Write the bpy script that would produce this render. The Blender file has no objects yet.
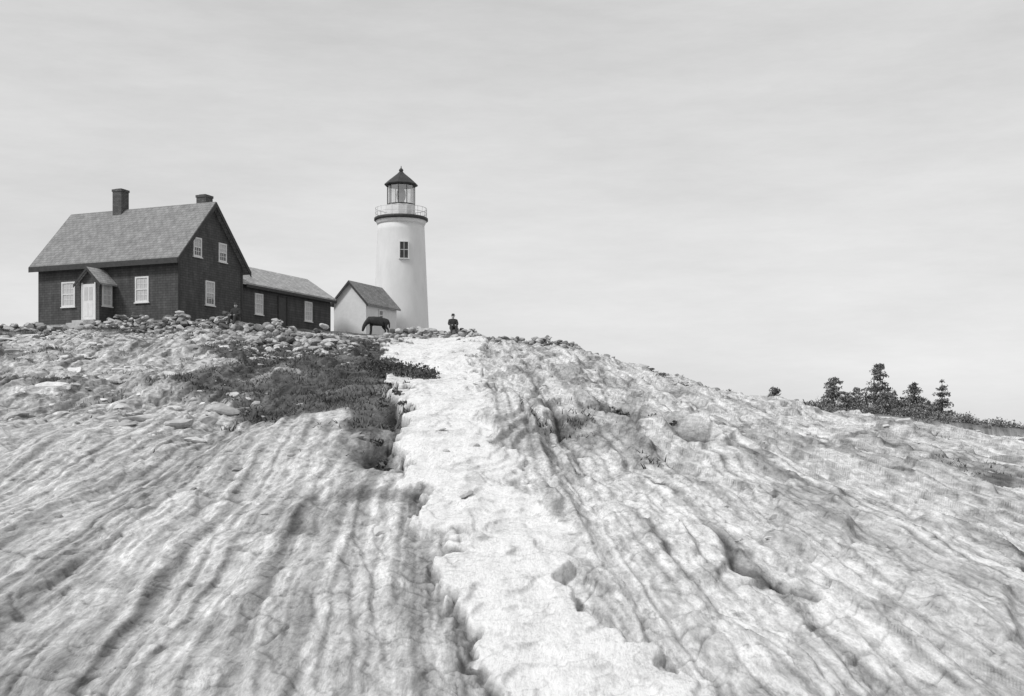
import bpy, math, random
import numpy as np
from mathutils import Vector, Matrix
random.seed(7)
rng = np.random.default_rng(11)
scene = bpy.context.scene
scene.view_settings.view_transform = 'Standard'
scene.view_settings.look = 'None'
scene.view_settings.exposure = 0

# ------------------------------------------------------------------ noise
_g = np.random.default_rng(3).random(1024) * 2 * np.pi
GX, GY = np.cos(_g), np.sin(_g)
def pn(x, y, seed=0):
    x = np.asarray(x, float); y = np.asarray(y, float)
    xi = np.floor(x); yi = np.floor(y)
    xf = x - xi; yf = y - yi
    xi = xi.astype(np.int64); yi = yi.astype(np.int64)
    def g(ix, iy, dx, dy):
        h = (ix * 374761393 + iy * 668265263 + seed * 974634777) & 0xffffffff
        h = ((h ^ (h >> 13)) * 1274126177) & 0xffffffff
        h = (h ^ (h >> 16)) & 1023
        return GX[h] * dx + GY[h] * dy
    u = xf * xf * xf * (xf * (xf * 6 - 15) + 10)
    v = yf * yf * yf * (yf * (yf * 6 - 15) + 10)
    a = g(xi, yi, xf, yf); b = g(xi + 1, yi, xf - 1, yf)
    c = g(xi, yi + 1, xf, yf - 1); d = g(xi + 1, yi + 1, xf - 1, yf - 1)
    return ((a + (b - a) * u) * (1 - v) + (c + (d - c) * u) * v) * 1.5
def fbm(x, y, o, seed=0, gain=.5):
    r = 0; a = 1.
    for i in range(o):
        r = r + a * pn(x * 2.03 ** i, y * 2.03 ** i, seed + i * 17)
        a *= gain
    return r
def ss(a, b, x):
    t = np.clip((x - a) / (b - a), 0, 1)
    return t * t * (3 - 2 * t)
def table(pts, width):
    xs = np.arange(-200, 200, .25)
    ys = np.interp(xs, [p[0] for p in pts], [p[1] for p in pts])
    n = int(width / .25) | 1
    k = np.hanning(n + 2)[1:-1]; k /= k.sum()
    yp = np.pad(ys, n // 2, mode='edge')
    ys = np.convolve(yp, k, 'valid')
    return lambda x: np.interp(x, xs, ys)

Hs = table([(-60, 5.2), (-30, 5.75), (-23, 6.0), (-16, 5.95), (-12, 5.6), (-9.7, 5.35), (-7.4, 5.3), (-1.9, 5.45), (2.8, 4.9),
            (6.3, 3.8), (9.8, 2.6), (14.5, 1.65), (18.5, .75), (22.6, .1), (26, -.35), (30, -.8), (45, -3.2), (80, -8)], 3)
Zb = table([(-80, 5), (0, 6.2), (10, 4.4), (29, 2.4), (43, 1.4), (50, .6), (58, .1), (75, -1.5), (110, -6)], 6)
DX = table([(0, 1.25), (8.75, .50), (11.4, .27), (15.2, -.25), (23.1, -1.2), (32.5, -2.0), (47, -3.1), (59.5, -4.0), (75, -5)], 3)
DW = table([(0, .78), (11.4, .70), (15.2, .70), (23.1, .86), (32.5, 1.05), (47, 1.7), (59.5, 2.5), (75, 2.8)], 3)

def saw(s, p, seed, Y, steep=.12):
    q = s / p + .4 * pn(s / p * .8, s * 0 + seed * 3.3, seed)
    k = np.floor(q); f = q - k
    prof = np.where(f < 1 - steep, f / (1 - steep), (1 - f) / steep)
    amp = np.clip(.6 + .9 * pn(k * 7.31 + seed, Y * .14 / max(p, .2) ** .5 + k * 3.1, seed + 5), 0, 1.4)
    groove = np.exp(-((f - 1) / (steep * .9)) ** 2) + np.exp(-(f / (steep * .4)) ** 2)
    return prof * amp, groove * amp

def seg_dist(X, Y, pts):
    best = np.full(np.shape(X), 1e9); side = np.zeros(np.shape(X))
    for (x0, y0), (x1, y1) in zip(pts[:-1], pts[1:]):
        dx, dy = x1 - x0, y1 - y0; L = math.hypot(dx, dy)
        t = np.clip(((X - x0) * dx + (Y - y0) * dy) / L ** 2, 0, 1)
        px, py = x0 + t * dx, y0 + t * dy
        d = np.hypot(X - px, (Y - py) * .6)
        sg = np.sign((X - px) * (-dy) + (Y - py) * dx)
        m = d < best
        best = np.where(m, d, best); side = np.where(m, sg, side)
    return best, side

GULLIES = [([(1.2, 44.5), (2.5, 34), (3.4, 27.8), (3.9, 24.4)], .70, .42),
           ([(2.4, 31), (3.3, 29), (4.4, 28)], .45, .35),
           ([(4.35, 23.4), (5.1, 19.2), (5.7, 18.5)], .22, .18),
           ([(3.0, 45), (5.5, 38), (7.5, 30)], .38, .25),
           ([(7.0, 52), (9.5, 44), (11, 37)], .38, .28),
           ([(4.5, 54), (6.0, 48), (7.0, 44)], .35, .25),
           ([(8.5, 33), (10, 27), (10.5, 23)], .32, .20),
           ([(0.6, 38), (0.9, 30), (1.4, 25)], .24, .15),
           ([(2.2, 20), (2.5, 15.5), (3.0, 12)], .10, .08),
           ([(-3.8, 46), (-3.1, 34), (-2.6, 27), (-2.1, 20)], .45, .30)]

def base(X, Y):
    sp = 3 * np.logaddexp(0, (Y - 68) / 3)
    Ye = Y - sp
    z = -3 + (Hs(X) + 3) * np.maximum(Ye, 0) / 68 + .09 * np.minimum(Ye, 0)
    z = z + np.clip((Y - 67) * .09, 0, .78) * ss(3, -6, X)
    tb = ss(88, 130, Y)
    z = z * (1 - tb) + Zb(X) * tb
    fd = ss(220, 700, Y)
    z = z * (1 - fd) + (-30) * fd
    return z

def terrain(X, Y):
    X = np.asarray(X, float); Y = np.asarray(Y, float)
    z = base(X, Y)
    df = 1 - ss(95, 140, Y)
    near = 1 - ss(14, 45, Y)
    crest = ss(48, 62, Y)
    yard = ss(64, 69, Y) * ss(-4, -7, X)
    w = .55 * pn(X * .14, Y * .05, 1) + .14 * pn(X * .5, Y * .16, 2) + .042 * pn(X * 1.6, Y * .75, 3) + .020 * pn(X * 3.2, Y * 2.0, 4)
    s = X + .072 * Y + w
    right = ss(-.5, 2.5, X + .07 * Y - .5)
    rm = right * ss(14, 24, Y)
    lm = ss(22, 30, Y) * ss(-4.5, -7, X) * (1 - ss(60, 66, Y))
    z = z + .36 * fbm(X * .09, Y * .05, 3, 20) * ss(10, 35, Y) * (1 - .8 * crest)
    z = z + .20 * pn(X * .35, Y * .09, 28) * ss(12, 30, Y) * df * (1 - .5 * crest)
    a1, g1 = saw(s, 2.3, 1, Y, .14)
    a2, g2 = saw(s, .75, 2, Y, .18)
    a3, g3 = saw(s, .27, 3, Y, .24)
    a4, g4 = saw(s, .10, 4, Y, .30)
    t = fbm(s * .45, Y * .11, 4, 30, .42) * 3.2 + 20
    k = np.floor(t); f = t - k
    ter = k + ss(.76, 1, f) - 20
    e1 = np.exp(-((f - .92) / .07) ** 2)
    t2 = fbm(s * 1.1, Y * .42, 3, 40, .42) * 3.4 + 20
    k2 = np.floor(t2); f2 = t2 - k2
    ter2 = k2 + ss(.68, 1, f2) - 20
    e2 = np.exp(-((f2 - .90) / .08) ** 2)
    disp = (.18 + .12 * right) * (a1 - .5) * (1 - .6 * near) + (.065 + .03 * right) * a2 + .036 * a3 + .012 * a4 * (1 - ss(20, 40, Y))
    disp = disp + (.045 + .06 * right + .05 * rm + .06 * lm) * ter + (.016 + .010 * right + .03 * lm) * ter2
    disp = disp + .03 * fbm(X * .9, Y * .45, 3, 50, .4)
    c1 = pn(s * .8, Y * .9, 60) + .10 * pn(X * 4, Y * 3, 62); c2 = pn(s * 2.2 + 9, Y * 2.2, 61)
    crack = np.exp(-(c1 / .028) ** 2) + .6 * np.exp(-(c2 / .04) ** 2)
    disp = disp - .022 * crack
    # dike
    ed = .34 * fbm(X * .9 + 4, Y * .42, 5, 70, .58)
    ad = DW(Y) - np.abs(X - DX(Y)) + ed * (1 + DW(Y) * .5)
    dm = ss(-.03, .05, ad) * (1 - ss(66, 74, Y))
    blk = fbm(X * .7, Y * .28, 4, 80, .42) * 3.2 + 20
    kb = np.floor(blk); fb = blk - kb
    eb = np.exp(-((fb - .93) / .06) ** 2)
    ddisp = .02 + .06 * ss(12, 20, Y) + .036 * (kb - 20 + ss(.80, 1, fb)) + .03 * fbm(X * 1.4, Y * .8, 3, 81, .42) + .02 * a2
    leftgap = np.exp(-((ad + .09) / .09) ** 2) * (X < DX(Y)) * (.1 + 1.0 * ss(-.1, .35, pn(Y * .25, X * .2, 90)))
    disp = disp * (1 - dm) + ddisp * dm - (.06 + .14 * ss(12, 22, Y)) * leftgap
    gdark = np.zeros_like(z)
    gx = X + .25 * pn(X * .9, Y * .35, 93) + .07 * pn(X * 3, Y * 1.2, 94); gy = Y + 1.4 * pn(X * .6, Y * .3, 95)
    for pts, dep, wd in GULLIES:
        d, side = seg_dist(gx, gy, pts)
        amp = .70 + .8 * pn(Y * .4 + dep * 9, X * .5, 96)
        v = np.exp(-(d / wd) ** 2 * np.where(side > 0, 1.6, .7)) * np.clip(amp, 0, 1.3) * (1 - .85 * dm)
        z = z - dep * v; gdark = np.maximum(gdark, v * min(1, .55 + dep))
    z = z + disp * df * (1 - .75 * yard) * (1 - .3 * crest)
    # grass mask
    gn = fbm(X * .25, Y * .13, 4, 100) + .4 * fbm(X * 1.3, Y * .5, 4, 101)
    gb = 1.5 * np.exp(-((X + 7.2) / 4.6) ** 2 - ((Y - 49) / 12.) ** 2)
    gb = np.maximum(gb, 1.3 * np.exp(-((X + 4.9) / 2.4) ** 2 - ((Y - 35) / 8.) ** 2))
    gb = np.maximum(gb, .95 * np.exp(-((X + 2.9) / .9) ** 2 - ((Y - 26) / 7.) ** 2))
    gb = np.maximum(gb, .62 * ss(54, 60, Y) * ss(-5, -9, X))
    gb = np.maximum(gb, .32 * ss(26, 40, Y) * ss(-10, -16, X))
    gb = np.maximum(gb, .46 * np.exp(-((X - 12) / 8) ** 2 - ((Y - 58) / 9) ** 2))
    grass = ss(.30, .70, gb + .5 * gn) * (1 - dm)
    grass = np.maximum(grass, ss(72, 80, Y) * ss(-2, -8, X))
    grass = np.maximum(grass, .85 * ss(98, 125, Y))
    # tone
    strip = .8 * pn(s * 3.2, Y * .05, 110) + 1.25 * pn(s * 8, Y * .10, 111)
    sm = .7 + .8 * ss(-.3, .3, pn(X * .25, Y * .12, 115))
    tone = .60 + .11 * strip * sm + .06 * fbm(X * .3, Y * .12, 4, 113) + .03 * fbm(X * 3.5, Y * 1.2, 2, 114, .6)
    tone = tone + .06 * right
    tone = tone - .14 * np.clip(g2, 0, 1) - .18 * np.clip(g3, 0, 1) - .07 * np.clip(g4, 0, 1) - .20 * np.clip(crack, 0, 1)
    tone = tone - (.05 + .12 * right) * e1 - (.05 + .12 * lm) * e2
    lich = ss(.15, .5, fbm(s * .6, Y * .09, 5, 120))
    tone = tone * (1 - .27 * lich)
    lich2 = ss(.20, .50, fbm(X * 1.4, Y * .6, 4, 121, .6))
    tone = tone * (1 - (.14 + .3 * lm + .10 * rm) * lich2)
    lich3 = ss(.30, .60, fbm(X * .45 + 3, Y * .2, 5, 122, .6)) * rm
    tone = tone * (1 - .42 * lich3)
    tone = np.clip(tone, .14, .73)
    dt = .76 + .03 * fbm(X * 1.3, Y * .9, 4, 130, .6) - .18 * np.exp(-(c2 / .035) ** 2) - .10 * ss(.25, .5, fbm(X * 1.1, Y * .5, 4, 131, .6)) - .16 * eb
    tone = tone * (1 - dm) + dt * dm
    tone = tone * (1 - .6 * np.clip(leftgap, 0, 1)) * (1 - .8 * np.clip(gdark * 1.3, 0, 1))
    vignette = np.exp(-((X + 4.2) / 1.4) ** 2 - ((Y - 8.5) / 2.2) ** 2) + .7 * np.exp(-((X - 4.2) / .9) ** 2 - ((Y - 8.8) / 1.4) ** 2)  # vignette darkening painted into the ground tone, near left and near right
    tone = tone * (1 - .45 * np.clip(vignette, 0, 1))
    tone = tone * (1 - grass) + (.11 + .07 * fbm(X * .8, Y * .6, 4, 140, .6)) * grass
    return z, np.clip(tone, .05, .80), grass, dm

def H1(x, y):
    return float(terrain(np.array([x]), np.array([y]))[0][0])

# ------------------------------------------------------------------ materials
def mat_gray(name, v, rough=.9, var=0., scale=4., stretch=(1, 1, 1), bump=0., spec=.15, attr=None, detail=6):
    m = bpy.data.materials.new(name); m.use_nodes = True
    nt = m.node_tree; b = nt.nodes['Principled BSDF']
    b.inputs['Roughness'].default_value = rough
    b.inputs['Specular IOR Level'].default_value = spec
    b.inputs['Base Color'].default_value = (v, v, v, 1)
    if var or bump or attr:
        tc = nt.nodes.new('ShaderNodeTexCoord'); mp = nt.nodes.new('ShaderNodeMapping')
        mp.inputs['Scale'].default_value = stretch
        nz = nt.nodes.new('ShaderNodeTexNoise'); nz.inputs['Scale'].default_value = scale
        nz.inputs['Detail'].default_value = detail; nz.inputs['Roughness'].default_value = .65
        nt.links.new(tc.outputs['Object'], mp.inputs[0]); nt.links.new(mp.outputs[0], nz.inputs['Vector'])
        mr = nt.nodes.new('ShaderNodeMapRange'); mr.inputs[1].default_value = .3; mr.inputs[2].default_value = .7
        mr.inputs[3].default_value = 1 - var; mr.inputs[4].default_value = 1 + var
        nt.links.new(nz.outputs[0], mr.inputs[0])
        mu = nt.nodes.new('ShaderNodeMath'); mu.operation = 'MULTIPLY'
        nt.links.new(mr.outputs[0], mu.inputs[0]); mu.inputs[1].default_value = v
        if attr:
            at = nt.nodes.new('ShaderNodeAttribute'); at.attribute_name = attr
            nt.links.new(at.outputs['Fac'], mu.inputs[1])
        cb = nt.nodes.new('ShaderNodeCombineColor')
        for i in range(3): nt.links.new(mu.outputs[0], cb.inputs[i])
        nt.links.new(cb.outputs[0], b.inputs['Base Color'])
        if bump:
            bp = nt.nodes.new('ShaderNodeBump'); bp.inputs['Strength'].default_value = bump
            bp.inputs['Distance'].default_value = .03
            nt.links.new(nz.outputs[0], bp.inputs['Height']); nt.links.new(bp.outputs[0], b.inputs['Normal'])
    return m

def mat_courses(name, v, period, var=.25, axis='Z', bw=.35):
    m = bpy.data.materials.new(name); m.use_nodes = True
    nt = m.node_tree; b = nt.nodes['Principled BSDF']
    b.inputs['Roughness'].default_value = .9; b.inputs['Specular IOR Level'].default_value = .15
    tc = nt.nodes.new('ShaderNodeTexCoord'); sx = nt.nodes.new('ShaderNodeSeparateXYZ')
    nt.links.new(tc.outputs['Object'], sx.inputs[0])
    ad = nt.nodes.new('ShaderNodeMath'); ad.operation = 'ADD'
    nt.links.new(sx.outputs[0], ad.inputs[0])
    if axis != 'ROOFY':
        nt.links.new(sx.outputs[1], ad.inputs[1])
    else:
        ad.inputs[1].default_value = 0
    cx = nt.nodes.new('ShaderNodeCombineXYZ')
    nt.links.new(ad.outputs[0], cx.inputs[0]); nt.links.new(sx.outputs[2], cx.inputs[1])
    br = nt.nodes.new('ShaderNodeTexBrick'); nt.links.new(cx.outputs[0], br.inputs['Vector'])
    br.inputs['Scale'].default_value = 1; br.inputs['Row Height'].default_value = period
    br.inputs['Brick Width'].default_value = bw; br.inputs['Mortar Size'].default_value = .012
    c = lambda q: (q, q, q, 1)
    br.inputs['Color1'].default_value = c(v * (1 - var)); br.inputs['Color2'].default_value = c(v * (1 + var))
    br.inputs['Mortar'].default_value = c(v * .6)
    nz = nt.nodes.new('ShaderNodeTexNoise'); nz.inputs['Scale'].default_value = 1.3; nz.inputs['Detail'].default_value = 8
    nz.inputs['Roughness'].default_value = .7
    mpz = nt.nodes.new('ShaderNodeMapping'); mpz.inputs['Scale'].default_value = (2.2, 2.2, .6)
    nt.links.new(tc.outputs['Object'], mpz.inputs[0]); nt.links.new(mpz.outputs[0], nz.inputs['Vector'])
    mr = nt.nodes.new('ShaderNodeMapRange'); mr.inputs[1].default_value = .3; mr.inputs[2].default_value = .7
    mr.inputs[3].default_value = .68; mr.inputs[4].default_value = 1.32
    nt.links.new(nz.outputs[0], mr.inputs[0])
    mx = nt.nodes.new('ShaderNodeVectorMath'); mx.operation = 'SCALE'
    nt.links.new(br.outputs['Color'], mx.inputs[0]); nt.links.new(mr.outputs[0], mx.inputs['Scale'])
    nt.links.new(mx.outputs[0], b.inputs['Base Color'])
    bp = nt.nodes.new('ShaderNodeBump'); bp.inputs['Strength'].default_value = .4; bp.inputs['Distance'].default_value = .02
    nt.links.new(br.outputs['Color'], bp.inputs['Height']); nt.links.new(bp.outputs[0], b.inputs['Normal'])
    return m

M_wall = mat_courses('dark_shingle_wall', .088, .14, .12)
M_wing = mat_courses('dark_board_wall', .080, .16, .12, bw=1.5)
M_roof = mat_courses('wood_shingle_roof', .25, .16, .08, axis='ROOFY', bw=.3)
M_wroof = mat_courses('weathered_wing_roof', .42, .14, .08, bw=.4)
M_sroof = mat_courses('shed_shingle_roof', .25, .14, .12, bw=.3)
M_trim = mat_gray('dark_trim', .065, var=.2)
M_white = mat_gray('white_paint', .70, .6, var=.07, scale=3)
M_limewash = mat_gray('limewashed_stone', .70, .85, var=.07, scale=1.2, bump=.1, stretch=(1, 1, .4), detail=9)
M_curtain = mat_gray('window_blind', .52, .9, var=.1)
M_glass = mat_gray('window_glass', .10, .12, spec=.6)
M_brick = mat_courses('chimney_brick', .11, .08, .25, bw=.2)
M_iron = mat_gray('black_iron', .055, .5, var=.2)
M_stone = mat_gray('field_stone', .4, .95, var=.25, scale=7, bump=.5, attr='tone', detail=9)
M_cloth = mat_gray('dark_wool_cloth', .05, .95, var=.2, scale=20)
M_skin = mat_gray('skin', .40, .6)
M_horse = mat_gray('dark_horse_coat', .045, .7, var=.35, scale=3)
M_leaf = mat_gray('spruce_foliage', .075, .9, attr='tone', var=.2, scale=8)
M_bark = mat_gray('bark', .14, .95, var=.3, scale=10)
M_grass = mat_gray('dry_grass', .15, .9, attr='tone', var=.15, scale=6)

# rock
M_rock = bpy.data.materials.new('gneiss_rock'); M_rock.use_nodes = True
nt = M_rock.node_tree; b = nt.nodes['Principled BSDF']
b.inputs['Roughness'].default_value = .95; b.inputs['Specular IOR Level'].default_value = .1
tc = nt.nodes.new('ShaderNodeTexCoord')
wn = nt.nodes.new('ShaderNodeTexNoise'); wn.inputs['Scale'].default_value = 1.3; wn.inputs['Detail'].default_value = 5
nt.links.new(tc.outputs['Object'], wn.inputs['Vector'])
wv_ = nt.nodes.new('ShaderNodeVectorMath'); wv_.operation = 'MULTIPLY_ADD'
nt.links.new(wn.outputs['Color'], wv_.inputs[0]); wv_.inputs[1].default_value = (.20, .3, 0); nt.links.new(tc.outputs['Object'], wv_.inputs[2])
def nnoise(scale, stretch, detail=8, rough=.65):
    mp = nt.nodes.new('ShaderNodeMapping'); mp.inputs['Scale'].default_value = stretch
    mp.inputs['Rotation'].default_value = (0, 0, math.radians(-4))
    nz = nt.nodes.new('ShaderNodeTexNoise'); nz.inputs['Scale'].default_value = scale
    nz.inputs['Detail'].default_value = detail; nz.inputs['Roughness'].default_value = rough
    nt.links.new(wv_.outputs[0], mp.inputs[0]); nt.links.new(mp.outputs[0], nz.inputs['Vector'])
    return nz
n1 = nnoise(5, (1, .4, 1.5), 9, .7); n2 = nnoise(13, (1, .055, 1.2), 7, .6); n3 = nnoise(34, (1, .35, 1), 6, .75)
n4 = nnoise(9, (1, .20, 1.6), 9, .72)
def mr_(n, lo, hi, a=.3, bb=.7):
    r = nt.nodes.new('ShaderNodeMapRange'); r.inputs[1].default_value = a; r.inputs[2].default_value = bb
    r.inputs[3].default_value = lo; r.inputs[4].default_value = hi; nt.links.new(n.outputs[0], r.inputs[0]); return r
def mul_(a, c):
    m = nt.nodes.new('ShaderNodeMath'); m.operation = 'MULTIPLY'
    nt.links.new(a.outputs[0], m.inputs[0]); nt.links.new(c, m.inputs[1]); return m
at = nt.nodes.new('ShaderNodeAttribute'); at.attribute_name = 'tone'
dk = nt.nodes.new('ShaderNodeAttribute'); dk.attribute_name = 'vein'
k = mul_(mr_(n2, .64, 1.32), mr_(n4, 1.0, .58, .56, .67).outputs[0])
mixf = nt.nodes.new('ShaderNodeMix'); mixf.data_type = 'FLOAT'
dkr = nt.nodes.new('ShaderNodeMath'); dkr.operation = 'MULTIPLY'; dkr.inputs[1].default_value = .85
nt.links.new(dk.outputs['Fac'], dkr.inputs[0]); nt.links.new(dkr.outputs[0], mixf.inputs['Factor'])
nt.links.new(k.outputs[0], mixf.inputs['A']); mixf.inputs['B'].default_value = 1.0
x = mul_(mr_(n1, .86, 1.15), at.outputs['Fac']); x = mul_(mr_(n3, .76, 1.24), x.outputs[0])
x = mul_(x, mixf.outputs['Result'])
mn = nt.nodes.new('ShaderNodeMath'); mn.operation = 'MINIMUM'; nt.links.new(x.outputs[0], mn.inputs[0]); mn.inputs[1].default_value = .82
cb = nt.nodes.new('ShaderNodeCombineColor')
for i in range(3): nt.links.new(mn.outputs[0], cb.inputs[i])
nt.links.new(cb.outputs[0], b.inputs['Base Color'])
ad = nt.nodes.new('ShaderNodeMath'); ad.operation = 'MULTIPLY_ADD'
nt.links.new(n2.outputs[0], ad.inputs[0]); ad.inputs[1].default_value = 1.2; nt.links.new(n1.outputs[0], ad.inputs[2])
ad2 = nt.nodes.new('ShaderNodeMath'); ad2.operation = 'MULTIPLY_ADD'
nt.links.new(n3.outputs[0], ad2.inputs[0]); ad2.inputs[1].default_value = .35; nt.links.new(ad.outputs[0], ad2.inputs[2])
bp = nt.nodes.new('ShaderNodeBump'); bp.inputs['Strength'].default_value = .65; bp.inputs['Distance'].default_value = .035
nt.links.new(ad2.outputs[0], bp.inputs['Height']); nt.links.new(bp.outputs[0], b.inputs['Normal'])

# ------------------------------------------------------------------ mesh helpers
def link(o, parent=None):
    scene.collection.objects.link(o)
    if parent is not None: o.parent = parent
    return o
def empty(name, loc, rotz=0):
    e = bpy.data.objects.new(name, None); e.location = loc; e.rotation_euler = (0, 0, rotz)
    e.empty_display_size = .3
    return link(e)
def np_mesh(name, V, F, mat, tone=None, smooth=False, parent=None):
    V = np.asarray(V, np.float32); F = np.asarray(F, np.int32); n = F.shape[1]
    me = bpy.data.meshes.new(name)
    me.vertices.add(len(V)); me.vertices.foreach_set('co', V.ravel())
    me.loops.add(F.size); me.loops.foreach_set('vertex_index', F.ravel())
    me.polygons.add(len(F)); me.polygons.foreach_set('loop_start', np.arange(len(F), dtype=np.int32) * n)
    me.update(calc_edges=True)
    me.polygons.foreach_set('use_smooth', np.full(len(F), smooth))
    if tone is not None:
        a = me.attributes.new('tone', 'FLOAT', 'POINT'); a.data.foreach_set('value', np.asarray(tone, np.float32))
    me.materials.append(mat); me.update()
    return link(bpy.data.objects.new(name, me), parent)
def pmesh(name, V, F, mat, parent=None, smooth=False):
    me = bpy.data.meshes.new(name); me.from_pydata([tuple(v) for v in V], [], F); me.materials.append(mat)
    if smooth: me.polygons.foreach_set('use_smooth', [True] * len(me.polygons))
    me.update()
    return link(bpy.data.objects.new(name, me), parent)
def box(name, x0, x1, y0, y1, z0, z1, mat, parent):
    V = [(x, y, z) for z in (z0, z1) for y in (y0, y1) for x in (x0, x1)]
    F = [(0, 2, 3, 1), (4, 5, 7, 6), (0, 1, 5, 4), (2, 6, 7, 3), (0, 4, 6, 2), (1, 3, 7, 5)]
    return pmesh(name, V, F, mat, parent)
def prism(name, axis, poly, c0, c1, mat, parent):
    n = len(poly)
    if axis == 'x': V = [(c, p, q) for c in (c0, c1) for p, q in poly]
    else: V = [(p, c, q) for c in (c0, c1) for p, q in poly]
    F = [tuple(range(n)), tuple(range(2 * n - 1, n - 1, -1))] + [(i, i + n, (i + 1) % n + n, (i + 1) % n) for i in range(n)]
    o = pmesh(name, V, F, mat, parent)
    import bmesh
    bm = bmesh.new(); bm.from_mesh(o.data); bmesh.ops.recalc_face_normals(bm, faces=bm.faces); bm.to_mesh(o.data); bm.free()
    return o
def chevron(e0, e1, zE, zR, oh, t, gap=.004):
    m = (zR - zE) / ((e1 - e0) / 2); mid = (e0 + e1) / 2
    return [(e0 - oh, zE - oh * m + gap), (mid, zR + gap), (e1 + oh, zE - oh * m + gap),
            (e1 + oh, zE - oh * m + t), (mid, zR + t), (e0 - oh, zE - oh * m + t)]
def revolve(name, prof, mat, parent, seg=48, smooth=True, rot=0):
    V = []; F = []
    for r, z in prof:
        for i in range(seg):
            a = 2 * math.pi * i / seg + rot
            V.append((r * math.cos(a), r * math.sin(a), z))
    for j in range(len(prof) - 1):
        for i in range(seg):
            k = (i + 1) % seg
            F.append((j * seg + i, j * seg + k, (j + 1) * seg + k, (j + 1) * seg + i))
    F.append(tuple(range(seg))[::-1]); F.append(tuple((len(prof) - 1) * seg + i for i in range(seg)))
    return pmesh(name, V, F, mat, parent, smooth)
def join(name, objs, parent):
    me = bpy.data.meshes.new(name); V = []; F = []; mats = []; mi = []
    for o in objs:
        base_ = len(V); mw = o.matrix_basis
        V += [tuple(mw @ v.co) for v in o.data.vertices]
        m = o.data.materials[0]
        if m not in mats: mats.append(m)
        for p in o.data.polygons:
            F.append(tuple(i + base_ for i in p.vertices)); mi.append(mats.index(m))
        bpy.data.objects.remove(o)
    me.from_pydata(V, [], F)
    for m in mats: me.materials.append(m)
    me.polygons.foreach_set('material_index', mi); me.update()
    return link(bpy.data.objects.new(name, me), parent)
def window(name, face, c, lo, hi, z0, z1, parent, blind=.5, rows=4, cols=3, blind_low=False):
    P = []
    def bx(l, h, a, b_, d0, d1, mat):
        if face == 'y-': P.append(box('p', l, h, c - d1, c - d0, a, b_, mat, None))
        else: P.append(box('p', c + d0, c + d1, l, h, a, b_, mat, None))
    fw = .09
    bx(lo + fw, hi - fw, z0 + fw, z1 - fw, -.02, .012, M_glass)
    hh = (z1 - z0 - 2 * fw)
    if blind > 0:
        if blind_low: bx(lo + fw, hi - fw, z0 + fw, z0 + fw + hh * blind, .013, .018, M_curtain)
        else: bx(lo + fw, hi - fw, z1 - fw - hh * blind, z1 - fw, .013, .018, M_curtain)
    bx(lo, lo + fw, z0, z1, 0, .06, M_white); bx(hi - fw, hi, z0, z1, 0, .06, M_white)
    bx(lo + fw, hi - fw, z1 - fw, z1, 0, .058, M_white); bx(lo - .05, hi + .05, z0 - .06, z0 - .002, 0, .10, M_white)
    bx(lo + fw, hi - fw, z0, z0 + fw, 0, .056, M_white)
    bx(lo + fw, hi - fw, (z0 + z1) / 2 - .03, (z0 + z1) / 2 + .03, .02, .05, M_white)
    for i in range(1, cols):
        xx = lo + fw + (hi - lo - 2 * fw) * i / cols; bx(xx - .015, xx + .015, z0 + fw, z1 - fw, .02, .035, M_white)
    for i in range(1, rows):
        if i * 2 == rows: continue
        zz = z0 + fw + hh * i / rows; bx(lo + fw, hi - fw, zz - .015, zz + .015, .02, .033, M_white)
    return join(name, P, parent)

# ------------------------------------------------------------------ ground
Yr = np.concatenate([np.linspace(-60, 2, 20), np.linspace(2.4, 5.9, 30),
                     6 * np.exp(np.arange(0, math.log(95 / 6), .0035)),
                     np.geomspace(95.6, 3500, 80)])
t0 = np.linspace(-.42, .42, 920)
out = np.geomspace(.426, 3.0, 30)
T = np.concatenate([-out[::-1], t0, out])
W = np.maximum(Yr, 0) + 10
GXX = W[:, None] * T[None, :]; GYY = np.repeat(Yr[:, None], len(T), 1)
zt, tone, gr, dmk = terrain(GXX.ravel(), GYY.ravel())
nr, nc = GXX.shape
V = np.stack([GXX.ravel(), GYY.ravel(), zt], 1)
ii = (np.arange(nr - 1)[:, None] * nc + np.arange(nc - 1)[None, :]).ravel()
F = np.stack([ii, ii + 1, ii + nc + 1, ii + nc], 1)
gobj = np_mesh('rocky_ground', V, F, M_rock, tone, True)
va = gobj.data.attributes.new('vein', 'FLOAT', 'POINT'); va.data.foreach_set('value', dmk.astype(np.float32))

M_sea = mat_gray('sea_water', .16, .25, spec=.5, bump=.4, scale=.6, var=.1)
S = 20000
pmesh('sea', [(-S, -S, -16), (S, -S, -16), (S, S, -16), (-S, S, -16)], [(0, 1, 2, 3)], M_sea)

# ------------------------------------------------------------------ keeper's house
ROT = math.radians(-22.77)
house = empty('keepers_house', (-18.56, 66.7, 6.1), ROT)
L = 10.1
prism('walls', 'x', [(0, -1.4), (6, -1.4), (6, 3.7), (3, 6.9), (0, 3.7)], -L, 0, M_wall, house)
prism('roof', 'x', chevron(0, 6, 3.7, 6.9, .4, .2), -L - .3, .32, M_roof, house)
m = 3.2 / 3
for nm, xa, xb in (('rake_board', .323, .37), ('rake_board_far', -L - .35, -L - .303)):
    prism(nm, 'x', [(-.42, 3.7 - .42 * m - .12), (3, 6.9 - .14), (6.42, 3.7 - .42 * m - .12), (6.42, 3.7 - .42 * m + .17), (3, 6.9 + .17), (-.42, 3.7 - .42 * m + .17)], xa, xb, M_trim, house)
box('eave_board', -L - .3, .32, -.46, -.403, 3.7 - .4 * m - .14, 3.7 - .4 * m + .16, M_trim, house)
box('foundation', -L - .02, .02, -.03, -.003, -1.4, .05, mat_gray('foundation_stone', .25, var=.3, scale=3), house)
box('corner_board', .003, .04, -.04, .14, .2, 3.25, M_trim, house)
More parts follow.
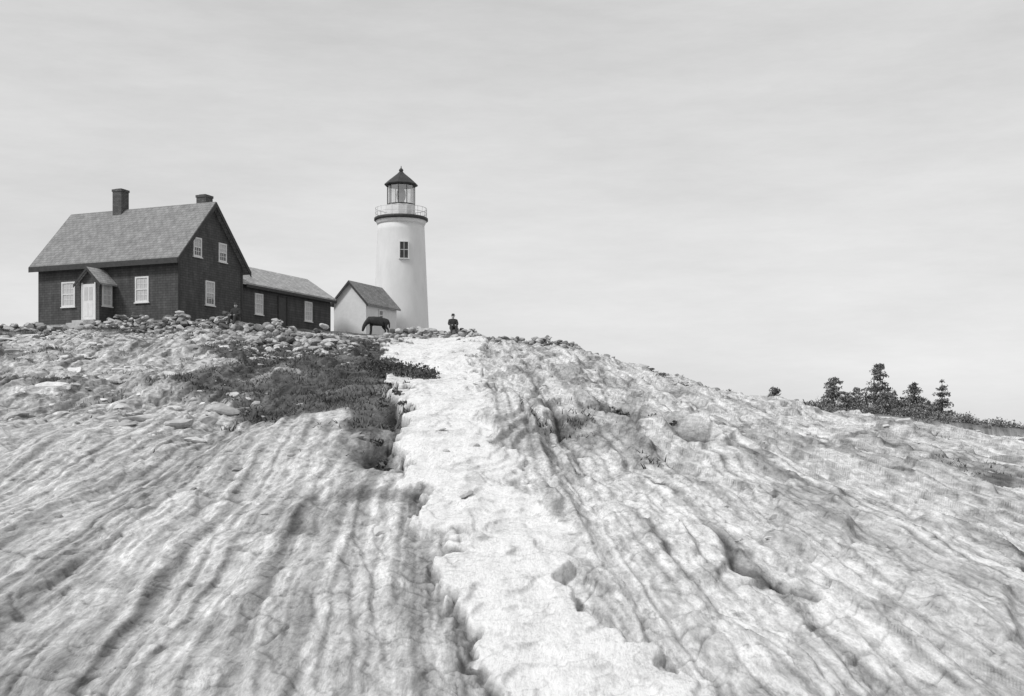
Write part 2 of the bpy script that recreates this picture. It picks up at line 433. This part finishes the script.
box('corner_board_back', .003, .04, 5.86, 6.02, .2, 3.5, M_trim, house)
def chimney(nm, x, y, z0, z1, w):
    P = [box('p', x - w / 2, x + w / 2, y - w / 2, y + w / 2, z0, z1 - .16, M_brick, None),
         box('p', x - w / 2 - .035, x + w / 2 + .035, y - w / 2 - .035, y + w / 2 + .035, z1 - .159, z1 - .02, M_brick, None),
         box('p', x - w / 3, x + w / 3, y - w / 3, y + w / 3, z1 - .019, z1 + .03, M_iron, None)]
    join(nm, P, house)
chimney('chimney', -6.6, 3, 6.2, 8.32, .66)
chimney('chimney_rear', -.75, 3.35, 6.2, 7.6, .66)
window('window_front_left', 'y-', 0, -8.3, -7.3, 1.05, 2.5, house, 1, 4, 3)
window('window_front_right', 'y-', 0, -2.95, -2.0, 1.1, 2.55, house, 1, 4, 3)
window('window_gable_upper_left', 'x+', 0, 1.3, 2.05, 3.75, 4.85, house, .5)
window('window_gable_upper_right', 'x+', 0, 3.65, 4.4, 3.75, 4.85, house, .5)
window('window_gable_lower', 'x+', 0, 2.4, 3.25, 1.1, 2.5, house, .7)
vx0, vx1, vy = -5.86, -4.49, -1.2
vm = (vx0 + vx1) / 2
prism('porch_walls', 'y', [(vx0, -1.4), (vx1, -1.4), (vx1, 2.3), (vm, 2.98), (vx0, 2.3)], vy, -.003, M_wall, house)
prism('porch_roof', 'y', chevron(vx0, vx1, 2.3, 2.98, .25, .1), vy - .22, -.004, M_wroof, house)
prism('porch_rake', 'y', chevron(vx0 + .0, vx1, 2.2, 2.88, .27, .17), vy - .262, vy - .223, M_trim, house)
P = [box('p', -5.62, -4.78, vy - .05, vy - .003, .12, 2.12, M_white, None),
     box('p', -5.50, -5.24, vy - .058, vy - .051, 1.2, 1.95, M_curtain, None), box('p', -5.16, -4.90, vy - .058, vy - .051, 1.2, 1.95, M_curtain, None),
     box('p', -5.50, -5.24, vy - .06, vy - .051, .3, 1.05, M_white, None), box('p', -5.16, -4.90, vy - .06, vy - .051, .3, 1.05, M_white, None),
     box('p', -5.7, -5.622, vy - .07, vy - .003, .1, 2.2, M_white, None), box('p', -4.778, -4.7, vy - .07, vy - .003, .1, 2.2, M_white, None)]
join('front_door', P, house)
M_step = mat_gray('granite_step', .45, .9, var=.15, scale=5, bump=.3)
P = [box('p', -5.95, -4.4, vy - .55, vy - .08, -1.2, .06, M_step, None), box('p', -6.0, -4.35, vy - .95, vy - .551, -1.2, -.12, M_step, None)]
join('door_step', P, house)
window('porch_side_window', 'x+', vx1, -.98, -.2, .9, 2.15, house, 1, 4, 2)
prism('wing_walls', 'y', [(-4.3, -1.4), (-.3, -1.4), (-.3, 2.9), (-2.3, 4.2), (-4.3, 2.9)], 6.003, 16.6, M_wing, house)
prism('wing_roof', 'y', chevron(-4.3, -.3, 2.9, 4.2, .3, .14), 6.005, 16.85, M_wroof, house)
box('wing_eave_board', .003, .04, 6.42, 16.8, 2.56, 2.74, M_trim, house)
prism('wing_rake', 'y', chevron(-4.3, -.3, 2.78, 4.08, .32, .24), 16.853, 16.89, M_trim, house)
window('wing_window_near', 'x+', -.3, 7.7, 8.55, 1.05, 2.35, house, 1)
window('wing_window_far', 'x+', -.3, 13.3, 14.2, 1.1, 2.4, house, 1)
P = [box('p', -.299, -.28, 10.3, 11.2, .15, 2.35, M_iron, None), box('p', -.299, -.23, 10.2, 10.298, .15, 2.42, M_trim, None),  # black panel stands for the shade inside the open doorway
     box('p', -.299, -.23, 11.202, 11.3, .15, 2.42, M_trim, None)]
join('wing_doorway', P, house)

# ------------------------------------------------------------------ white shed
shed = empty('white_shed', (-10.22, 84, 6.7), ROT)
prism('walls', 'y', [(-2.6, -1.4), (0, -1.4), (0, 2.3), (-1.3, 3.7), (-2.6, 2.3)], 0, 4.5, M_white, shed)
prism('roof', 'y', chevron(-2.6, 0, 2.3, 3.7, .25, .13), -.2, 4.7, M_sroof, shed)
prism('rake', 'y', chevron(-2.6, 0, 2.2, 3.6, .27, .2), -.24, -.203, M_trim, shed)
window('side_window', 'x+', 0, 1.8, 2.4, 1.1, 1.9, shed, 0, 2, 2)

# ------------------------------------------------------------------ lighthouse
lh = empty('lighthouse', (-8.5, 92, 5.6))
zz = lambda z: z - 5.6
revolve('tower', [(2.25, 0), (2.2, .4), (1.98, zz(11)), (1.80, zz(15.2)), (1.78, zz(15.7))], M_limewash, lh, 64)
revolve('corbel', [(1.785, zz(15.66)), (1.86, zz(15.8)), (1.95, zz(15.98))], M_limewash, lh, 64)
revolve('gallery_deck', [(1.96, zz(15.985)), (2.06, zz(16.03)), (2.06, zz(16.2)), (1.98, zz(16.25))], M_iron, lh, 64)
P = []
for i in range(24):
    a = 2 * math.pi * i / 24
    o = revolve('p', [(.02, zz(16.25)), (.02, zz(16.95))], M_white, None, 6); o.matrix_basis = Matrix.Translation((1.96 * math.cos(a), 1.96 * math.sin(a), 0)); P.append(o)
def torus(R, z, r, mat, parent, name='ring', seg=64):
    V = []; F = []
    for i in range(seg):
        a = 2 * math.pi * i / seg
        for j in range(6):
            c = 2 * math.pi * j / 6
            rr = R + r * math.cos(c); V.append((rr * math.cos(a), rr * math.sin(a), z + r * math.sin(c)))
    for i in range(seg):
        for j in range(6):
            F.append((i * 6 + j, ((i + 1) % seg) * 6 + j, ((i + 1) % seg) * 6 + (j + 1) % 6, i * 6 + (j + 1) % 6))
    return pmesh(name, V, F, mat, parent, True)
for z_ in (16.95, 16.6): P.append(torus(1.96, zz(z_), .022, M_white, None))
join('gallery_railing', P, lh)
revolve('lantern_parapet', [(1.08, zz(16.252)), (1.08, zz(17.2)), (1.0, zz(17.25))], M_white, lh, 10, False, .2)
P = []
for i in range(10):
    a = 2 * math.pi * i / 10 + .2
    o = revolve('p', [(.032, zz(17.2)), (.032, zz(18.75))], M_iron, None, 6); o.matrix_basis = Matrix.Translation((1.05 * math.cos(a), 1.05 * math.sin(a), 0)); P.append(o)
P.append(torus(1.05, zz(17.24), .04, M_iron, None)); P.append(torus(1.05, zz(18.72), .06, M_iron, None))
join('lantern_frame', P, lh)
mg = bpy.data.materials.new('lantern_glass'); mg.use_nodes = True
g = mg.node_tree; g.nodes.clear()
o_ = g.nodes.new('ShaderNodeOutputMaterial'); mi = g.nodes.new('ShaderNodeMixShader'); tr = g.nodes.new('ShaderNodeBsdfTransparent'); gl = g.nodes.new('ShaderNodeBsdfGlossy')
tr.inputs[0].default_value = (.93, .93, .93, 1); gl.inputs['Roughness'].default_value = .1; mi.inputs[0].default_value = .3
g.links.new(tr.outputs[0], mi.inputs[1]); g.links.new(gl.outputs[0], mi.inputs[2]); g.links.new(mi.outputs[0], o_.inputs[0])
V = []; F = []
for i in range(10):
    a = 2 * math.pi * i / 10 + .2
    V += [(1.04 * math.cos(a), 1.04 * math.sin(a), zz(17.25)), (1.04 * math.cos(a), 1.04 * math.sin(a), zz(18.75))]
for i in range(10):
    k = (i + 1) % 10; F.append((2 * i, 2 * k, 2 * k + 1, 2 * i + 1))
pmesh('lantern_panes', V, F, mg, lh)
revolve('lens', [(.18, zz(17.25)), (.2, zz(17.5)), (.32, zz(17.7)), (.38, zz(18.0)), (.32, zz(18.3)), (.15, zz(18.55))], mat_gray('lens_glass', .25, .2, spec=.6), lh, 24)
revolve('lantern_roof', [(1.26, zz(18.72)), (1.30, zz(18.8)), (.85, zz(19.2)), (.32, zz(19.62)), (.16, zz(19.78))], M_iron, lh, 10, False, .2)
revolve('vent_ball', [(.05, zz(19.7)), (.13, zz(19.8)), (.18, zz(19.9)), (.13, zz(20.0)), (.04, zz(20.08)), (.02, zz(20.25))], M_iron, lh, 16)
P = [box('p', -.32, .32, -.2, 0, 0, 1.2, M_iron, None)]
P += [box('p', -.36, -.30, -.24, .1, -.03, 1.24, M_white, None), box('p', .30, .36, -.24, .1, -.03, 1.24, M_white, None),
      box('p', -.298, .298, -.24, .1, 1.18, 1.24, M_white, None), box('p', -.40, .40, -.28, .1, -.10, -.032, M_white, None),
      box('p', -.02, .02, -.215, -.19, 0, 1.17, M_curtain, None), box('p', -.298, .298, -.213, -.19, .58, .63, M_curtain, None)]
w = join('tower_window', P, lh); w.location = (.36, -1.72, zz(12.95)); w.rotation_euler = (0, 0, math.radians(10))

# ------------------------------------------------------------------ stones
import bmesh
def ico(sub):
    bm = bmesh.new(); bmesh.ops.create_icosphere(bm, subdivisions=sub, radius=1)
    V = np.array([v.co[:] for v in bm.verts]); F = np.array([[v.index for v in f.verts] for f in bm.faces]); bm.free(); return V, F
IC = {k: ico(k) for k in (1, 2, 3)}
def stones(name, items, sub, tlo, thi, npl=9):
    V0, F0 = IC[sub]; VS = []; FS = []; TS = []
    for k, (x, y, z, sx, sy, sz) in enumerate(items):
        v = V0.copy()
        for _ in range(npl):
            n = rng.normal(size=3); n /= np.linalg.norm(n); d = rng.uniform(.45, .85)
            q = v @ n; ex = np.clip(q - d, 0, None); v = v - ex[:, None] * n
        v = v + rng.normal(size=v.shape) * .02
        v = v * np.array([sx, sy, sz])
        a = rng.uniform(0, 6.28); tx = rng.normal() * .15; ty = rng.normal() * .15
        R = (Matrix.Rotation(a, 3, 'Z') @ Matrix.Rotation(tx, 3, 'X') @ Matrix.Rotation(ty, 3, 'Y'))
        v = v @ np.array(R).T + np.array([x, y, z])
        VS.append(v); FS.append(F0 + k * len(V0)); TS.append(np.full(len(V0), rng.uniform(tlo, thi)))
    return np_mesh(name, np.concatenate(VS), np.concatenate(FS), M_stone, np.concatenate(TS), False)
def along(path, n, spread, hpile, smin, smax):
    P = np.array(path, float); L_ = np.hypot(*np.diff(P, axis=0).T); cum = np.concatenate([[0], np.cumsum(L_)])
    q = rng.uniform(0, cum[-1], n); x = np.interp(q, cum, P[:, 0]); y = np.interp(q, cum, P[:, 1])
    ox = rng.normal(size=n) * spread; oy = rng.normal(size=n) * spread
    X = x + ox; Y = y + oy; z = terrain(X, Y)[0]
    d = np.hypot(ox, oy) / spread
    hh = hpile * np.exp(-d ** 2 * .6) * rng.uniform(0, 1, n) * (.6 + .5 * np.sin(q * 1.1) ** 2)
    s = smin + (smax - smin) * rng.random(n) ** 2
    return [(X[i], Y[i], z[i] + hh[i] + s[i] * .15, s[i] * rng.uniform(.8, 1.5), s[i] * rng.uniform(.7, 1.1), s[i] * rng.uniform(.35, .8)) for i in range(n)]
it = along([(-15.8, 61.5), (-12.5, 60.0), (-9.2, 59.5)], 1100, .5, 1.0, .10, .34)
it += along([(-14.5, 57.5), (-11, 56), (-8.2, 55)], 420, 1.0, .4, .10, .32)
it += along([(-9.2, 60), (-7.5, 59.5), (-6, 60)], 160, .6, .3, .10, .28)
it += along([(-21.5, 64.3), (-18, 63.2), (-15.4, 62.0)], 560, .4, .95, .10, .34)
it += along([(-7.0, 70), (-5, 70), (-1.5, 69), (2.5, 67), (5.5, 66)], 800, .45, .48, .10, .30)
it += along([(-30, 63), (-21.5, 64.3)], 240, .8, .45, .12, .38)
it += along([(5, 66), (12, 66), (19, 66), (27, 67)], 260, 1.2, .2, .1, .35)
stones('rubble_stone_wall', it, 2, .10, .58)
it = along([(-13, 53), (-10.5, 51), (-7.5, 50)], 200, 2.0, .1, .06, .20)
it += along([(-22, 58), (-16, 57)], 160, 1.8, .1, .06, .24)
stones('scattered_stones', it, 2, .25, .6)
items = []
n = 460
X = rng.uniform(-26, -5, n * 3); Y = rng.uniform(22, 61, n * 3)
r = X / Y; keep = (r > -.50) & (r < -.27 + rng.normal(size=len(X)) * .045)
X = X[keep][:n]; Y = Y[keep][:n]; Z, _, gg, _ = terrain(X, Y)
for i in range(len(X)):
    s = .07 + .40 * rng.random() ** 3
    items.append((X[i], Y[i], Z[i] - s * .06, s * rng.uniform(1, 1.6), s * rng.uniform(.7, 1), s * rng.uniform(.25, .55)))
stones('half_buried_rocks', items, 3, .42, .70, 11)
X = rng.uniform(-20, 24, 1300); Y = 14 + 50 * rng.random(1300) ** .8
keep = (np.abs(X / Y) < .5) & (fbm(X * .2, Y * .1, 3, 200) > .0); X = X[keep]; Y = Y[keep]; Z = terrain(X, Y)[0]
items = [(X[i], Y[i], Z[i] + .01, s * rng.uniform(.8, 1.5), s * rng.uniform(.7, 1), s * rng.uniform(.3, .6)) for i, s in enumerate(.04 + .16 * rng.random(len(X)) ** 3)]
stones('loose_stones', items, 2, .30, .62)

# ------------------------------------------------------------------ grass
N = 300000
X = rng.uniform(-32, 18, N); Y = rng.uniform(20, 74, N)
zt, tt, gg, dd = terrain(X, Y)
keep = (gg * (.2 + .8 * (pn(X * .9, Y * .9, 300) > 0)) > rng.random(N)) & (np.abs(X / Y) < .5)
keep &= ~((X < -12) & (Y > 66.3))
X, Y, Z = X[keep], Y[keep], zt[keep]
n = len(X); h = rng.uniform(.03, .12, n) * (1 + .8 * pn(X * .5, Y * .5, 301)); a = rng.uniform(0, 6.28, n); wv = .022
lx = rng.normal(size=n) * .07; ly = rng.normal(size=n) * .07
A = np.stack([X - wv * np.cos(a), Y - wv * np.sin(a), Z - .02], 1); B = np.stack([X + wv * np.cos(a), Y + wv * np.sin(a), Z - .02], 1)
C = np.stack([X + lx, Y + ly, Z + h], 1)
V = np.stack([A, B, C], 1).reshape(-1, 3); F = np.arange(3 * n).reshape(-1, 3)
gt = rng.uniform(.05, .15, n) * (1 + .5 * pn(X * .7, Y * .35, 302))
np_mesh('grass', V, F, M_grass, np.repeat(gt, 3))

# ------------------------------------------------------------------ foliage
def leaves(P, size, tl, th):
    n = len(P); d1 = rng.normal(size=(n, 3)); d1 /= np.linalg.norm(d1, axis=1)[:, None]
    d2 = np.cross(d1, rng.normal(size=(n, 3))); d2 /= np.linalg.norm(d2, axis=1)[:, None]
    s = size * rng.uniform(.6, 1.4, n)[:, None]
    V = np.stack([P - d1 * s, P + d2 * s * .5, P + d1 * s, P - d2 * s * .5], 1).reshape(-1, 3)
    return V, np.arange(4 * n).reshape(-1, 4), np.repeat(rng.uniform(tl, th, n), 4)
def spruce(x, y, h, R, lean=0., bare=.08, dens=1.):
    z = H1(x, y) - .15
    tree = empty('spruce_tree', (x, y, z))
    revolve('trunk', [(.05 * h ** .6 * 1.1, 0), (.04 * h ** .6, h * .3), (.02 * h ** .6, h * .75), (.008, h)], M_bark, tree, 8)
    pts = []; LV = []; LF = []
    nl = int(h * 3.4)
    for i in range(nl):
        t = bare + (1 - bare) * (i + rng.random() * .6) / nl
        if rng.random() < .1: continue
        rr = R * (1 - t) ** .6 * rng.uniform(.6, 1.15) + .08
        for k in range(rng.integers(4, 8)):
            a = rng.uniform(0, 6.28); l = rr * rng.uniform(.45, 1.15)
            m_ = int(26 * l * dens) + 5
            u = rng.random(m_) ** .75
            px = u * l * math.cos(a) + rng.normal(size=m_) * .10; py = u * l * math.sin(a) + rng.normal(size=m_) * .10
            pz = t * h + .25 * l * np.sin(u * 2.5) - .1 * l * u + rng.normal(size=m_) * .09
            pts.append(np.stack([px + lean * pz, py, pz], 1))
            b0 = len(LV); e = Vector((l * math.cos(a), l * math.sin(a), 0)) * .9
            LV += [(0, 0, t * h), (0, 0, t * h + .03), (e.x, e.y, t * h - .02)]; LF.append((b0, b0 + 1, b0 + 2))
    P = np.concatenate(pts)
    pmesh('branches', LV, LF, M_bark, tree)
    V, F, T_ = leaves(P, .13, .12, .28)  # leaf tones lightened so that distance haze sits in the colour
    np_mesh('foliage', V, F, M_leaf, T_, False, tree)
for (px, Yd, h, R) in [(833, 138, 4.4, 2.7), (874, 134, 6.0, 3.0), (914, 140, 4.7, 2.6), (942, 136, 5.0, 2.2), (856, 146, 3.8, 2.0), (893, 150, 4.2, 1.8), (776, 128, 2.2, 1.3), (846, 132, 2.4, 1.5), (927, 143, 3.0, 1.6), (886, 130, 3.2, 1.9), (903, 136, 2.6, 1.5)]:
    spruce((px - 512) / 1200 * Yd, Yd, h, R, rng.normal() * .04)
def shrub(name, blobs, dens, size, tl=.04, th=.12):
    P = []
    for (x, y, rx, ry, rz) in blobs:
        z = H1(x, y); n = int(dens * rx * ry * max(rz, .3))
        q = rng.normal(size=(n, 3)); q /= np.linalg.norm(q, axis=1)[:, None]; q *= (rng.random(n) ** .45)[:, None]
        q *= (1 + .35 * np.sin(q[:, :1] * 7 + x) * np.cos(q[:, 1:2] * 6))
        q[:, 2] = np.abs(q[:, 2]); P.append(q * [rx, ry, rz] + [x, y, z - .05])
    V, F, T_ = leaves(np.concatenate(P), size, tl, th)
    return np_mesh(name, V, F, M_leaf, T_)
bl = []
for i in range(85):
    x = rng.uniform(33, 52); y = rng.uniform(124, 146); bl.append((x, y, rng.uniform(.6, 1.7), rng.uniform(.6, 1.2), rng.uniform(.4, 1.3)))
for i in range(36):
    x = rng.uniform(24, 50); y = rng.uniform(106, 126); bl.append((x, y, rng.uniform(.5, 1.2), rng.uniform(.6, 1.2), rng.uniform(.2, .5)))
shrub('shrub_thicket', bl, 340, .13, .12, .32)  # pale tones here also stand for haze over distance
bl = []
for i in range(34):
    u = rng.random(); bl.append((-5.1 + 2.5 * u + rng.normal() * .2, 43 - 6 * u + rng.normal() * .8, rng.uniform(.2, .5), rng.uniform(.3, .6), rng.uniform(.10, .42)))
for i in range(30):
    u = rng.random(); bl.append((-3.5 + 1.2 * u + rng.normal() * .16, 37 - 16 * u, .16, .35, .10))
shrub('juniper_shrub', bl, 4200, .05, .04, .14)
bl = []
for i in range(30):
    u = rng.random(); pt = np.array([1.3, 43]) * (1 - u) + np.array([3.6, 26]) * u
    bl.append((pt[0] + rng.normal() * .15 + .1, pt[1] + rng.normal() * .4, rng.uniform(.12, .3), rng.uniform(.2, .5), rng.uniform(.05, .12)))
for i in range(26):
    x = rng.uniform(3, 16); bl.append((x, rng.uniform(46, 62), rng.uniform(.2, .6), rng.uniform(.2, .5), rng.uniform(.05, .16)))
shrub('crevice_shrub', bl, 3600, .045, .05, .18)

# ------------------------------------------------------------------ figures
def skin_obj(name, verts, edges, radii, root, mat, parent, sub=2):
    me = bpy.data.meshes.new(name); me.from_pydata(verts, edges, []); me.materials.append(mat)
    o = link(bpy.data.objects.new(name, me), parent)
    md = o.modifiers.new('Skin', 'SKIN'); md.use_smooth_shade = True
    sv = me.skin_vertices[0].data
    for i, r in enumerate(radii):
        sv[i].radius = r if isinstance(r, tuple) else (r, r); sv[i].use_root = (i == root)
    s = o.modifiers.new('Sub', 'SUBSURF'); s.levels = sub; s.render_levels = sub
    return o
def ellip(name, c, r, mat, parent):
    V0, F0 = IC[3]
    return np_mesh(name, V0 * np.array(r) + np.array(c), F0, mat, None, True, parent)
def seated(x, y, z, rot, sc=1.):
    p = empty('seated_person', (x, y, z), rot); p.scale = (sc,) * 3
    v = [(0, 0, .08), (0, .02, .25), (0, .03, .42), (0, .01, .55), (0, -.01, .63),
         (-.19, .02, .51), (-.25, -.06, .30), (-.17, -.30, .24), (-.12, -.36, .23),
         (.19, .02, .51), (.25, -.06, .30), (.17, -.30, .24), (.12, -.36, .23),
         (-.11, -.05, .07), (-.15, -.44, .20), (-.14, -.56, -.20), (-.15, -.70, -.25),
         (.11, -.05, .07), (.15, -.44, .20), (.14, -.56, -.20), (.15, -.70, -.25)]
    e = [(0, 1), (1, 2), (2, 3), (3, 4), (3, 5), (5, 6), (6, 7), (7, 8), (3, 9), (9, 10), (10, 11), (11, 12),
         (0, 13), (13, 14), (14, 15), (15, 16), (0, 17), (17, 18), (18, 19), (19, 20)]
    r = [(.22, .17), (.21, .16), (.23, .16), (.14, .11), .06, .10, .075, .05, .032, .10, .075, .05, .032,
         .13, .095, .07, .05, .13, .095, .07, .05]
    skin_obj('body', v, e, r, 0, M_cloth, p)
    for sx in (-1, 1):
        hv = [(sx * .12, -.36, .23), (sx * .10, -.42, .225)]; he = [(0, 1)]; hr = [.03, (.036, .018)]
        for k in range(4):
            b0 = len(hv); o = (k - 1.5) * .018
            hv += [(sx * .10 + o, -.46, .22), (sx * .10 + o, -.485, .205), (sx * .10 + o, -.495, .18 + .004 * k)]
            he += [(1, b0), (b0, b0 + 1), (b0 + 1, b0 + 2)]; hr += [.0095, .009, .008]
        b0 = len(hv); hv += [(sx * .06, -.41, .23), (sx * .045, -.44, .22)]; he += [(1, b0), (b0, b0 + 1)]; hr += [.011, .009]
        skin_obj('hand_' + ('l' if sx < 0 else 'r'), hv, he, hr, 0, M_skin, p, 1)
    ellip('head', (0, -.03, .74), (.078, .098, .12), M_skin, p)
    ellip('nose', (0, -.13, .735), (.014, .02, .022), M_skin, p)
    for sx in (-1, 1):
        ellip('ear', (sx * .079, -.02, .74), (.014, .025, .034), M_skin, p)
        ellip('eye', (sx * .03, -.115, .76), (.012, .01, .008), M_iron, p)
    ellip('mouth', (0, -.122, .685), (.022, .008, .006), M_trim, p)
    ellip('hair', (0, .0, .775), (.085, .098, .10), M_iron, p)
    h = revolve('hat', [(.13, 0), (.135, .012), (.092, .02), (.088, .09), (.06, .11)], M_cloth, p, 24); h.location = (0, -.02, .80); h.rotation_euler = (.06, 0, 0)
zp = H1(-3.4, 69.2)
seated(-3.4, 69.2, 5.80, .15, 1.0)
stones('seat_boulder', [(-3.4, 69.35, (5.80 + zp) / 2 - .08, .6, .5, max(.25, (5.80 - zp) * .75))], 3, .35, .4)
zs = H1(-13.55, 59.0)
sz_ = zs + .80
seated(-13.55, 58.9, sz_, -.2, .95)
stones('seat_boulder', [(-13.55, 59.05, (sz_ + zs) / 2 - .1, .5, .42, .5)], 3, .35, .4)

hz = H1(-8.4, 76.0)
print('TERR', zp, zs, hz)
horse = empty('grazing_horse', (-8.5, 76.0, hz - .04), math.radians(24)); horse.scale = (.80,) * 3
v = [(.70, 0, 1.22), (.35, 0, 1.12), (-.05, 0, 1.06), (-.45, 0, 1.12), (-.66, 0, 1.18),
     (-.92, -.03, 1.00), (-1.12, -.06, .74), (-1.20, -.08, .56), (-1.28, -.10, .26),
     (.84, 0, 1.24), (.95, 0, 1.0), (.96, 0, .6),
     (.60, .19, 1.0), (.46, .20, .74), (.70, .20, .46), (.66, .20, .14), (.61, .20, .03),
     (.66, -.19, 1.0), (.54, -.20, .74), (.80, -.20, .46), (.78, -.20, .14), (.73, -.20, .03),
     (-.50, .16, .92), (-.50, .17, .68), (-.48, .17, .42), (-.50, .17, .12), (-.54, .17, .03),
     (-.56, -.16, .92), (-.62, -.17, .68), (-.64, -.17, .42), (-.68, -.17, .12), (-.72, -.17, .03)]
e = [(0, 1), (1, 2), (2, 3), (3, 4), (4, 5), (5, 6), (6, 7), (7, 8), (0, 9), (9, 10), (10, 11),
     (0, 12), (12, 13), (13, 14), (14, 15), (15, 16), (0, 17), (17, 18), (18, 19), (19, 20), (20, 21),
     (3, 22), (22, 23), (23, 24), (24, 25), (25, 26), (3, 27), (27, 28), (28, 29), (29, 30), (30, 31)]
r = [(.30, .34), (.34, .38), (.35, .40), (.33, .40), (.22, .31), (.14, .22), (.12, .16), (.115, .145), (.08, .085), .07, .08, .05,
     .22, .14, .075, .055, .07, .22, .14, .075, .055, .07, .16, .10, .072, .055, .07, .16, .10, .072, .055, .07]
skin_obj('body', v, e, r, 2, M_horse, horse)
for sy in (-1, 1):
    ellip('ear', (-1.08, -.07 + sy * .07, .86), (.03, .025, .08), M_horse, horse)
skin_obj('mane', [(-.68, 0, 1.46), (-.9, -.03, 1.22), (-1.08, -.06, .94)], [(0, 1), (1, 2)], [(.03, .06), (.035, .08), (.03, .06)], 0, M_iron, horse, 1)

# ------------------------------------------------------------------ world, sun, camera
el, az = math.radians(46), math.radians(236)
wd = bpy.data.worlds.new('World'); scene.world = wd; wd.use_nodes = True
nt = wd.node_tree; bg = nt.nodes['Background']; bg.inputs['Strength'].default_value = .1
sk = nt.nodes.new('ShaderNodeTexSky'); sk.sky_type = 'NISHITA'; sk.sun_disc = False; sk.sun_elevation = el; sk.sun_rotation = az
bw = nt.nodes.new('ShaderNodeRGBToBW'); nt.links.new(sk.outputs[0], bw.inputs[0])
tc = nt.nodes.new('ShaderNodeTexCoord'); mp = nt.nodes.new('ShaderNodeMapping'); mp.inputs['Scale'].default_value = (1, 1, 5)
nz = nt.nodes.new('ShaderNodeTexNoise'); nz.inputs['Scale'].default_value = 2.2; nz.inputs['Detail'].default_value = 10; nz.inputs['Roughness'].default_value = .68
nt.links.new(tc.outputs['Generated'], mp.inputs[0]); nt.links.new(mp.outputs[0], nz.inputs['Vector'])
cl = nt.nodes.new('ShaderNodeMapRange'); cl.inputs[1].default_value = .3; cl.inputs[2].default_value = .7; cl.inputs[3].default_value = 4.8; cl.inputs[4].default_value = 6.4
nt.links.new(nz.outputs[0], cl.inputs[0])
ma = nt.nodes.new('ShaderNodeMath'); ma.operation = 'MULTIPLY_ADD'; ma.inputs[1].default_value = .42
nt.links.new(bw.outputs[0], ma.inputs[0]); nt.links.new(cl.outputs[0], ma.inputs[2])
nt.links.new(ma.outputs[0], bg.inputs['Color'])
sd = bpy.data.lights.new('sun', 'SUN'); sd.energy = 2.3; sd.angle = math.radians(12); sd.color = (1, 1, 1)
so = link(bpy.data.objects.new('sun', sd))
d = Vector((math.sin(az) * math.cos(el), math.cos(az) * math.cos(el), math.sin(el)))
so.rotation_euler = d.to_track_quat('Z', 'Y').to_euler()
cd = bpy.data.cameras.new('camera'); cd.lens = 36 * 1200 / 1024; cd.shift_y = 82 / 1024; cd.clip_end = 30000; cd.clip_start = .1
co = link(bpy.data.objects.new('camera', cd)); co.rotation_euler = (math.radians(90), 0, 0); scene.camera = co
